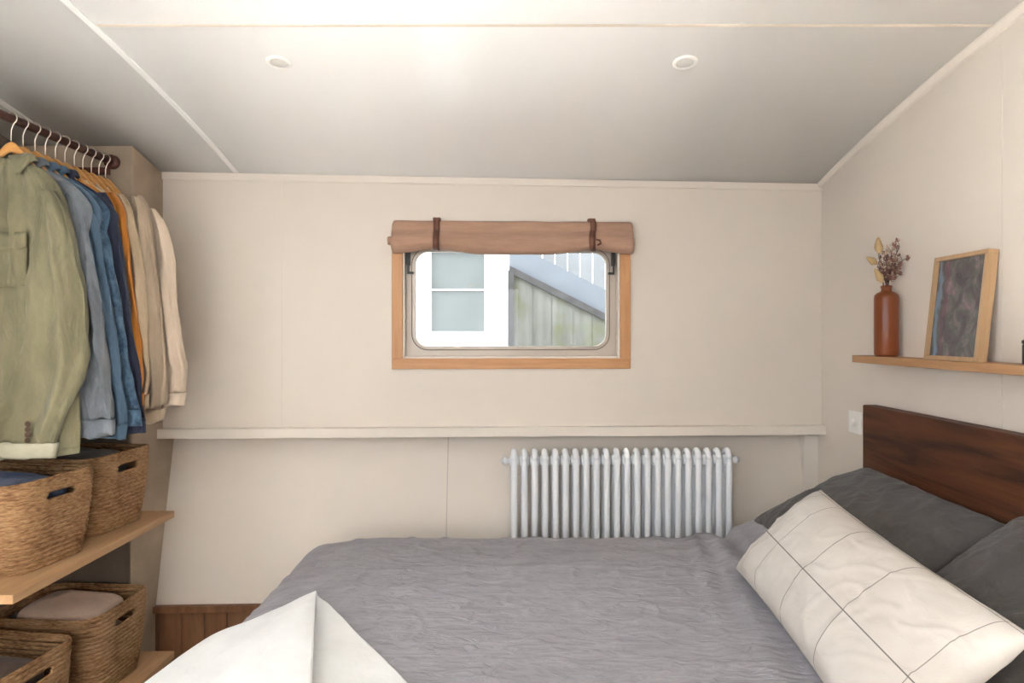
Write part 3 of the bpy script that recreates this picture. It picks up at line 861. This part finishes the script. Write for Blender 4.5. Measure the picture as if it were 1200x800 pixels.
# baskets
BD, BWd = .36, .275
def basket_wall(h):
    """walls as a fine grid around a rounded rectangle, with real slots for the handles"""
    def loop(k):      # k: 0 bottom .. 1 top
        fl = .022 * k
        return BD / 2 + fl, BWd / 2 + fl
    R = .065
    bm = bmesh.new()
    nper = 200; nzv = 68
    def perim(a, b, t):
        sx, sy = 2 * (a - R), 2 * (b - R); arc = R * PI / 2
        tot = 2 * sx + 2 * sy + 4 * arc; d = t * tot - sy / 2
        # start at middle of +x side, going +y
        if d < 0: return (a, sy / 2 + d), 'f'
        segs = [(arc, 'c', (a - R, b - R), 0), (sx, 't'), (arc, 'c', (-(a - R), b - R), 90), (sy, 'l'), (arc, 'c', (-(a - R), -(b - R)), 180), (sx, 'b'), (arc, 'c', (a - R, -(b - R)), 270), (sy / 2, 'r')]
        for s in segs:
            if d <= s[0] + 1e-9:
                if s[1] == 'c':
                    an = math.radians(s[3] + 90 * d / arc); return (s[2][0] + R * math.cos(an), s[2][1] + R * math.sin(an)), 'c'
                if s[1] == 't': return (a - R - d, b), 's'
                if s[1] == 'l': return (-a, b - R - d), 'k'
                if s[1] == 'b': return (-(a - R) + d, -b), 's'
                return (a, -(b - R) + d), 'f'
            d -= s[0]
        return (a, 0), 'f'
    grid_v = []
    for j in range(nzv + 1):
        k = j / nzv; a, b = loop(k)
        row = []
        for i in range(nper):
            # phase so that vertex 0 is the middle of the front
            (x, y), s = perim(a, b, i / nper)
            if i / nper * (2 * (2 * (a - R)) + 2 * (2 * (b - R)) + 2 * PI * R) < (b - R): y = y
            r = math.hypot(x, y)
            wob = .0018 * math.sin(k * h / .0075 * PI) + .0012 * nz(x * 25, y * 25, k * 40)
            bow = .006 * math.sin(PI * k)
            zz = k * h
            zz += k ** 3 * .010 * (abs(y) / b < 2) * (math.cos(2 * math.atan2(y / b, x / a)) * .6)       # handle sides rise a little
            row.append(bm.verts.new((x * (1 + (wob + bow) / r), y * (1 + (wob + bow) / r), zz)))
        grid_v.append(row)
    slot_w, slot_h, zc = .052, .0125, h - .052
    for j in range(nzv):
        for i in range(nper):
            q = (grid_v[j][i], grid_v[j][(i + 1) % nper], grid_v[j + 1][(i + 1) % nper], grid_v[j + 1][i])
            c = (q[0].co + q[1].co + q[2].co + q[3].co) / 4
            if abs(c.x) > BD / 2 - .01:
                dy = max(0, abs(c.y) - (slot_w - slot_h)); dz = c.z - zc
                if math.hypot(dy, dz) < slot_h: continue
            bm.faces.new(q)
    # round the slot outline
    for e in [e for e in bm.edges if e.is_boundary]:
        for v in e.verts:
            if .02 < v.co.z < h - .02:
                yy = v.co.y; dy = max(0, abs(yy) - (slot_w - slot_h)); dz = v.co.z - zc; d = math.hypot(dy, dz)
                if d > 1e-5:
                    f = slot_h / d
                    v.co.z = zc + dz * f
                    if dy > 0: v.co.y = math.copysign(slot_w - slot_h + dy * f, yy)
    # bottom
    bm.faces.new(grid_v[0])
    return bm, grid_v
def make_basket(h, x, y, z, rz, label):
    e = empty('storage_basket', (x, y, z), (0, 0, rz)); tag(e, label, 'basket', 'woven seagrass baskets on the plank shelves')
    bm, gv = basket_wall(h)
    build('basket_body', bm, M['grass'], e, solid=.009)
    # plaited rim
    bm = bmesh.new()
    pts = []
    a, b = BD / 2 + .022, BWd / 2 + .022; R = .065
    pts2 = rrect(-a, a, -b, b, R, 12)
    rings = []
    n = len(pts2)
    for i in range(n):
        p = pts2[i]; t = Vector(pts2[(i + 1) % n]) - Vector(pts2[i - 1]); t.normalize(); nn = Vector((t.y, -t.x))
        zz = h + .010 * (math.cos(2 * math.atan2(p[1] / b, p[0] / a)) * .6)
        rings.append([(p[0] + nn.x * .0048 * math.cos(q) - nn.x * .0045, p[1] + nn.y * .0048 * math.cos(q) - nn.y * .0045, zz + .004 * math.sin(q)) for q in [2 * PI * k / 8 for k in range(8)]])
    rings.append(rings[0])
    loft(bm, rings, False, False)
    build('rim', bm, M['grass'], e)
    return e
def cloth_pile(name, x, y, z, rz, hx, hy, ht, mat, label, seed, tilt=0.0, cat='clothes', folds=3):
    """soft folded stack lying in a basket"""
    e = empty(name, (x, y, z), (0, 0, rz)); tag(e, label, cat, 'folded cloth in the baskets')
    for k in range(folds):
        bm = bmesh.new()
        zb = ht * k / folds; tk = ht / folds * .93
        def sec(zf, inset):
            n = 56; out = []
            for i in range(n):
                a = 2 * PI * i / n
                cx, sx = math.cos(a), math.sin(a)
                px = math.copysign(abs(cx) ** .45, cx) * (hx - inset + .010 * nz(k * 3 + seed, cx * 2, sx * 2))
                py = math.copysign(abs(sx) ** .45, sx) * (hy - inset + .008 * nz(k * 5 + seed, sx * 2, cx * 2))
                out.append((px, py, zb + tk * zf + tilt * px * (k + 1) / folds))
            return out
        rings = [sec(0, .012), sec(.2, .002), sec(.5, 0), sec(.8, .002), sec(.97, .014)]
        for s in (.75, .5, .25, .06):
            rr = []
            for (px, py, pz) in rings[4]:
                q = (px * s, py * s)
                rr.append((q[0], q[1], pz + (.022 if k == folds - 1 else .0) * (1 - s * s) + (.012 * nz(q[0] * 14, q[1] * 14, seed + k) if k == folds - 1 else 0) * (1 - s) * 1.6))
            rings.append(rr)
        loft(bm, rings)
        build('folded_layer', bm, mat, e, sub=1)
    return e
RZ = -math.radians(8)
make_basket(.262, -1.560, 1.965, UZ, RZ, 'woven basket with dark blue clothes, nearer on the upper plank shelf')
make_basket(.268, -1.580, 2.318, UZ, RZ * .6, 'woven basket farther along the upper plank shelf, by the column')
make_basket(.282, -1.590, 1.905, LZ, RZ, 'woven basket with brown cloth, nearer on the lower plank shelf')
make_basket(.282, -1.580, 2.300, LZ, RZ * .5, 'woven basket with blush bedding, farther on the lower plank shelf')
cloth_pile('folded_jeans', -1.560, 1.965, UZ + .012, RZ, .150, .112, .235, M['jeans'], 'dark blue folded clothes in the nearer upper basket', 2, -.05)
cloth_pile('folded_sweaters', -1.580, 2.318, UZ + .012, RZ * .6, .150, .112, .250, M['darkcloth'], 'charcoal folded clothes in the farther upper basket', 5, 0)
cloth_pile('folded_sweaters', -1.590, 1.905, LZ + .012, RZ, .150, .112, .230, M['browncloth'], 'dark brown folded cloth in the nearer lower basket', 9, 0)
cloth_pile('folded_bedding', -1.580, 2.300, LZ + .012, RZ * .5, .150, .112, .275, M['blush'], 'blush pink folded bedding heaped in the farther lower basket', 14, -.04)

# ------------------------------------------------------------------ clothes rail
RX, RZc = -1.57, CZ + .677
rail = empty('clothes_rail', (RX, 2.52, RZc)); tag(rail, 'dark wood clothes rail below the ceiling, holding the hangers', 'rail')
bm = bmesh.new(); lathe(bm, [(.0135, -3.5), (.0135, 0)], 20, (0, 0, 0), Vector((1, 0, 0)), Vector((0, 0, 1)), Vector((0, 1, 0)))
build('rod', bm, M['rod'], rail)
bm = bmesh.new(); lathe(bm, [(.024, -.020), (.028, -.016), (.028, 0)], 24, (0, 0, 0), Vector((1, 0, 0)), Vector((0, 0, 1)), Vector((0, 1, 0)))
build('socket', bm, M['rod'], rail)
boxobj('bracket', (-.16, -.01, -.026, 0, -.050, -.024), M['rod'], rail, bevel=.003)

def hanger_proto():
    e = empty('clothes_hanger', (RX, 0, RZc))
    bm = bmesh.new()
    rr = []
    n = 36
    for i in range(n + 1):
        t = -1 + 2 * i / n; x = .165 * t
        zt = -.072 - .195 * (math.sqrt(t * t + .010) - .10) - .010 * t ** 4
        hh = .034 * (1 - .35 * abs(t))
        yo = -.012 * (1 - t * t) * 0
        rr.append([(x, yo + .0065 * math.cos(a), zt - hh / 2 + hh / 2 * math.sin(a)) for a in [2 * PI * k / 12 for k in range(12)]])
    loft(bm, rr)
    build('shoulder_bar', bm, M['hanger'], e)
    bm = bmesh.new()
    pts = [(0, 0, -.072), (0, 0, -.046), (.001, 0, -.034)]
    for a in range(-60, 205, 15):
        r = .0185
        pts.append((r * math.cos(math.radians(a)) , 0, r * math.sin(math.radians(a)) + .001))
    tube(bm, catmull(pts, 2), .0019, 8)
    build('hook', bm, M['wire'], e)
    return e

HD = [2.006, 2.055, 2.106, 2.153, 2.200, 2.247, 2.295, 2.341, 2.388, 2.432, 2.472]

# garments -------------------------------------------------------------
def ring_noise(levels, n, seed, amp, folds, y_amp=0.0):
    rings = []
    for (cx, cy, z, a, b) in levels:
        r = []
        zlow = min(q[2] for q in levels)
        for i in range(n):
            an = 2 * PI * i / n
            ca, sa = math.cos(an), math.sin(an)
            px = math.copysign(abs(ca) ** .85, ca); py = math.copysign(abs(sa) ** .85, sa)
            f = nz(px * 2.0 * folds, seed + z * 2.2, py * .8 + seed) + .5 * nz(px * 4.5 * folds, seed * 2 + z * 5, py) + 1.1 * (.45 - abs(nz(px * 1.6 * folds + z * 1.5, z * 1.3 + seed, seed * 3 + py * .5)) * 2) + .5 * (.4 - abs(nz(px * 1.2 * folds - z * 5, z * 7, seed * 5)) * 2)
            x = cx + a * px
            y = cy + b * py + amp * f * (1 if py > -9 else 1)
            r.append((x + .25 * amp * nz(z * 9, an, seed), y, z + (.15 * amp + .012 * math.exp(-(z - zlow) / .04)) * nz(px * 1.7, seed * 2.1, py)))
        rings.append(r)
    return rings

def garment(name, d, mat, label, cat, sleeve, hem, seed=0, tipx=-1.365, cuffmat=None, top=.562, collar=True, yaw=0.0, sy=-.004, bodyw=.215, cuffh=.05,
            amp=.013, sb=.042, inner=None, pocket=False, buttons=False, openfront=False):
    """sleeve: (X right edge, height rel. to eye, width, half depth) down the arm, world X; hem: height rel. to eye"""
    e = empty(name, (RX, d, CZ)); tag(e, label, cat, 'clothes hanging on the rail')
    tx = tipx - RX                         # local half shoulder width
    tz = .430
    bw = bodyw
    lv = [(0, 0, top - .012, .060, .014), (0, 0, top - .030, .074, .016), (0, 0, top - .052, .112, .016), (0, 0, (top - .052 + tz) / 2 + .004, (.112 + tx) / 2 + .006, .016),
          (0, 0, tz, tx, .017), (0, 0, tz - .04, tx + .012, .018), (0, 0, tz - .16, bw * .93, .019), (0, 0, (tz + hem) / 2, bw, .019), (0, 0, hem + .06, bw * 1.0, .018), (0, 0, hem, bw * .99, .017)]
    lv = catmull(lv, 6)
    bm = bmesh.new(); loft(bm, ring_noise(lv, 72, seed, amp, 2.2), True, True)
    build('shirt_body', bm, mat, e)
    # hem band
    bm = bmesh.new()
    hl = [(0, 0, hem + .022, bw * 1.0, .0185), (0, 0, hem + .012, bw * 1.005, .0190), (0, 0, hem - .001, bw * 1.0, .0185)]
    loft(bm, ring_noise(hl, 72, seed, amp, 2.2), True, True)
    build('hem_band', bm, mat, e)
    for side in (1, -1):
        lv = []
        for i, (X, z, w, dp) in enumerate(sleeve):
            cx = (X - RX) - w / 2
            lv.append((side * cx, sy, z, w / 2, dp))
        lv = catmull(lv, 8)
        zc = sleeve[-1][1] + cuffh
        main = [q for q in lv if q[2] >= zc - .004]; cuff = [q for q in lv if q[2] <= zc + .004]
        bm = bmesh.new()
        loft(bm, ring_noise(main, 48, seed + 11 * side, sb * .45, 1.3), True, True)
        build('sleeve', bm, mat, e)
        cf = [(c[0], c[1], c[2], c[3] * 1.03 + .002, c[4] * 1.08 + .001) for c in cuff]
        bm = bmesh.new()
        loft(bm, ring_noise(cf, 48, seed + 11 * side, sb * .16, 1.3), True, True)
        build('cuff', bm, cuffmat or mat, e)
        if buttons and side == 1:
            for k in range(4):
                c = lv[-1]
                bm = bmesh.new(); lathe(bm, [(.0075, 0), (.0085, .0015), (.008, .0035), (.005, .003)], 16, (c[0] + c[3] * .50, c[1] - c[4] * .9 - .006, sleeve[-1][1] + .055 + .0165 * k), Vector((1, 0, 0)), Vector((0, 0, 1)), Vector((0, -1, 0)))
                build('button', bm, M['button'], e)
    if collar:
        bm = bmesh.new(); n = 48; r0, r1, r2 = [], [], []
        for i in range(n + 1):
            an = -PI / 2 + .20 + (2 * PI - .40) * i / n
            fr = math.exp(-((min(i, n - i)) / 5.0) ** 2)
            ca, sa = math.cos(an), math.sin(an)
            r0.append((.058 * ca, .026 * sa, top - .022))
            r1.append((.066 * ca, .031 * sa, top + .018 - .006 * fr))
            r2.append(((.084 + .020 * fr) * ca + (.022 * fr * (1 if ca > 0 else -1)), .042 * sa - .006 * fr, top - .020 - .060 * fr))
        loft(bm, [r0, r1, r2], False, False, closed=False)
        build('collar', bm, mat, e, solid=.004, sub=1)
    if pocket:
        bm = bmesh.new()
        def pf_(a, b):
            x = -.035 + .105 * a; z = .31 - .16 * b
            return (x, -.028 - .004 * nz(a * 3, b * 3, seed) - .003 * math.sin(PI * a), z)
        grid(bm, 14, 14, pf_); build('chest_pocket', bm, mat, e, solid=.004)
        bm = bmesh.new(); grid(bm, 14, 4, lambda a, b: (-.037 + .109 * a, -.033 - .003 * math.sin(PI * a), .315 - .045 * b - .012 * b * math.sin(PI * a)))
        build('pocket_flap', bm, mat, e, solid=.004)
    return e

def S(d, *rows):
    """rows: (px, py, width, half depth) measured at depth d -> world numbers"""
    return [((px - 600) / 750 * d, -(py - 392) / 750 * d, w, dp) for px, py, w, dp in rows]

garment('overshirt', 2.006, M['green'], 'sage green overshirt with turned up pale cuff, nearest on the rail', 'shirt',
        S(1.95, (60, 222, .05, .010), (73, 250, .085, .024), (90, 330, .145, .038), (99, 410, .180, .044), (88, 465, .190, .042), (68, 505, .190, .038), (60, 535, .190, .036)), -.375, seed=1, tipx=-1.395,
        sy=-.048, cuffmat=M['greenin'], pocket=True, buttons=True, cuffh=.045, amp=.019, sb=.058)
garment('denim_jacket', 2.055, M['greyden'], 'faded grey blue denim shirt behind the sage green overshirt', 'shirt',
        S(2.05, (88, 228, .05, .010), (101, 255, .085, .018), (116, 330, .12, .020), (126, 420, .13, .020), (133, 475, .125, .019), (134, 510, .115, .018)), -.31, seed=4, sy=-.010)
garment('work_shirt', 2.106, M['chamb'], 'mid blue denim shirt behind the faded grey one', 'shirt',
        S(2.106, (104, 232, .05, .010), (116, 262, .085, .018), (127, 330, .12, .019), (142, 420, .13, .019), (150, 480, .125, .018), (148, 512, .115, .017)), -.33, seed=7, sy=-.008)
garment('denim_shirt', 2.153, M['blueden'], 'bright blue creased denim shirt beside the navy one', 'shirt',
        S(2.153, (112, 238, .05, .010), (125, 268, .085, .017), (138, 330, .12, .018), (153, 420, .13, .018), (163, 475, .12, .017), (166, 498, .115, .016)), -.30, seed=10, sy=-.008)
garment('navy_shirt', 2.200, M['navy'], 'plain navy blue shirt between the denim and the orange', 'shirt',
        S(2.20, (124, 226, .05, .010), (136, 250, .085, .017), (148, 320, .12, .018), (160, 410, .13, .018), (169, 480, .12, .017), (171, 507, .115, .016)), -.30, seed=13, sy=-.006)
garment('orange_shirt', 2.247, M['orange'], 'orange shirt showing as a narrow strip behind the navy one', 'shirt',
        S(2.247, (136, 226, .05, .010), (148, 250, .085, .017), (157, 320, .12, .017), (164, 400, .12, .017), (169, 455, .11, .016), (169, 474, .10, .015)), -.30, seed=16, sy=-.005, collar=False)
garment('knit_jumper', 2.295, M['oat'], 'oatmeal jumper squeezed between the orange and taupe shirts', 'jumper',
        S(2.295, (146, 228, .05, .010), (158, 252, .085, .017), (168, 320, .12, .017), (174, 400, .12, .016), (176, 440, .10, .015), (174, 478, .09, .014)), -.24, seed=19, sy=-.004, collar=False)
garment('taupe_shirt', 2.341, M['taupe'], 'taupe shirt in front of the ivory one at the far end', 'shirt',
        S(2.341, (166, 230, .05, .010), (178, 254, .085, .017), (188, 330, .115, .017), (195, 420, .115, .016), (196, 460, .10, .015), (191, 494, .085, .014)), -.26, seed=22, collar=False, tipx=-1.35, sy=-.004)
garment('linen_shirt', 2.392, M['ivory'], 'ivory linen shirt last on the rail, beside the column', 'shirt',
        S(2.392, (182, 245, .05, .010), (197, 272, .09, .018), (206, 320, .115, .019), (214, 400, .115, .018), (219, 440, .10, .016), (215, 476, .075, .014)), -.26, seed=25, collar=False, tipx=-1.33, sy=-.004)
hlab = ['wooden hanger nearest on the rail, holding the sage overshirt', 'wooden hanger second along the rail, holding the faded denim shirt', 'wooden hanger third along the rail, holding the mid blue shirt',
        'wooden hanger fourth along the rail, holding the bright denim shirt', 'wooden hanger fifth along the rail, holding the navy shirt', 'wooden hanger sixth along the rail, holding the orange shirt',
        'wooden hanger seventh along the rail, holding the oatmeal jumper', 'wooden hanger eighth along the rail, holding the taupe shirt', 'wooden hanger ninth along the rail, holding the ivory shirt',
        'empty wooden hanger second from the column on the rail', 'empty wooden hanger farthest on the rail, next to the column']
HY = HD
h0 = hanger_proto()
for i, y in enumerate(HY):
    h = h0 if i == 0 else copy_tree(h0)
    h.location = (RX, y, RZc); h.rotation_euler.z = math.radians(random.uniform(-4, 4))
    tag(h, hlab[i], 'hanger', 'wooden hangers on the rail')

# ------------------------------------------------------------------ outdoors, seen through the window
struct(boxobj('ground', (-14, 14, 3.2, 18, -.7, -.55), M['gravel'], bevel=0))
nb = empty('neighbouring_cabin', (-1.6, 5.0, -.55)); tag(nb, 'white painted cabin wall with a sash window outside', 'building')
def LB(x0, x1, y0, y1, z0, z1): return (x0 + 1.6, x1 + 1.6, y0 - 5.0, y1 - 5.0, z0 + .55, z1 + .55)
bm = bmesh.new()
px0, px1, pz0, pz1 = -.635, -.215, 1.425, 2.06
for d in ((-3.4, px0, 5.0, 5.12, -.55, 3.0), (px1, -.02, 5.0, 5.12, -.55, 3.0), (px0, px1, 5.0, 5.12, -.55, pz0), (px0, px1, 5.0, 5.12, pz1, 3.0), (-3.4, -.02, 5.12, 6.6, -.55, 3.0)):
    box(bm, *LB(*d))
build('cabin_wall', bm, M['outwhite'], nb, smooth=False)
bm = bmesh.new(); box(bm, *LB(px0, px1, 5.06, 5.08, pz0, pz1)); build('cabin_pane', bm, M['outpane'], nb, smooth=False)
bm = bmesh.new(); box(bm, *LB(px0, px1, 5.03, 5.065, 1.748, 1.760)); build('glazing_bar', bm, M['outwhite'], nb, smooth=False)
# plank stair side
st = empty('outdoor_stair', (.1, 4.7, -.55)); tag(st, 'weathered mossy plank stair side with a grey sloping edge outside', 'stair')
def topz(x): return CZ + .458 - .50 * (x - .03)
bm = bmesh.new(); x = .0
while x < 2.6:
    x1 = x + .145
    vs = [(x, topz(x)), (x1 + .003, topz(x1 + .003)), (x1 + .003, -.55), (x, -.55)]
    jit = .007 * (int(x / .148) % 2)
    loft(bm, [[(a - .1, dy + jit, b + .55) for a, b in vs] for dy in (0, .03)])
    x = x1 + .003
build('plank_side', bm, M['moss'], st, smooth=False)
def slope_bar(name, off0, off1, y0, y1, mat, xa=-.02, xb=2.7):
    bm = bmesh.new()
    loft(bm, [[(x_ - .1, y0, topz(x_) + off0 + .55), (x_ - .1, y1, topz(x_) + off0 + .55), (x_ - .1, y1, topz(x_) + off1 + .55), (x_ - .1, y0, topz(x_) + off1 + .55)] for x_ in (xa, xb)])
    build(name, bm, mat, st, smooth=False)
slope_bar('edge_strip', -.030, .022, -.03, .05, M['coping'])
slope_bar('stringer', .02, .20, .0, .04, M['bluegrey'])
boxobj('post', (-.13, -.085, -.04, .05, 0, CZ + .47 + .55), M['coping'], st, bevel=.003)
# pale slatted screen behind
sc_ = empty('slatted_screen', (1.2, 5.6, -.55)); tag(sc_, 'pale slatted screen behind the outdoor stair', 'fence')
bm = bmesh.new()
for k in range(26):
    xx = -1.15 + k * .11
    box(bm, xx, xx + .103, 0, .02, 0, 3.4)
build('slats', bm, M['outpale'], sc_, smooth=False)
boxobj('rail', (-1.2, 1.75, .02, .06, 1.2, 1.3), M['outpale'], sc_, bevel=0)
boxobj('rail', (-1.2, 1.75, .02, .06, 3.0, 3.1), M['outpale'], sc_, bevel=0)

# ------------------------------------------------------------------ light
w = bpy.data.worlds.new('sky'); scene.world = w; w.use_nodes = True
nt = w.node_tree; bg = nt.nodes['Background']
bg.inputs[0].default_value = (0.90, 0.95, 1.0, 1); bg.inputs[1].default_value = 6.8

def area(name, loc, rot, sx, sy, power, col):
    l = bpy.data.lights.new(name, 'AREA'); l.shape = 'RECTANGLE'; l.size = sx; l.size_y = sy; l.energy = power; l.color = col
    o = bpy.data.objects.new(name, l); o.location = loc; o.rotation_euler = rot; link(o); return o
# added lamp for daylight through the unseen opposite window, behind the viewer
area('daylight_added_near_window', ((AX0 + AX1) / 2, YN - .12, (AZ0 + AZ1) / 2), (math.radians(90), 0, 0), AX1 - AX0, AZ1 - AZ0, 3, (1.0, .96, .90))
# added narrow lamp imitating low sun through that window onto the floor boards
src, dst = Vector((-.25, -2.25, 2.72)), Vector((-.45, .30, 0))
b_ = area('sunbeam_added_near_window', src, (dst - src).to_track_quat('-Z', 'Y').to_euler(), 1.5, .95, 262.0, (.96, 1.0, 1.05))
b_.data.spread = math.radians(10)
# added cool lamp outside the added left window, nearer than the viewer
area('daylight_added_side_window', (XL - .11, (SY0 + SY1) / 2, (SZ0 + SZ1) / 2), (0, math.radians(-90), 0), SZ1 - SZ0, SY1 - SY0, 22, (.90, .97, 1.08))

# ------------------------------------------------------------------ camera
cam = bpy.data.cameras.new('camera'); cam.sensor_width = 36; cam.lens = 22.5; cam.shift_y = -8 / 1200; cam.clip_start = .02
co = bpy.data.objects.new('camera', cam); co.location = (0, 0, CZ); co.rotation_euler = (math.radians(90), 0, 0); link(co)
scene.camera = co
scene.cycles.sample_clamp_indirect = 0.0
scene.view_settings.view_transform = 'Standard'
scene.view_settings.look = 'None'
scene.view_settings.gamma = 1
scene.view_settings.use_curve_mapping = False
scene.view_settings.exposure = 0.0
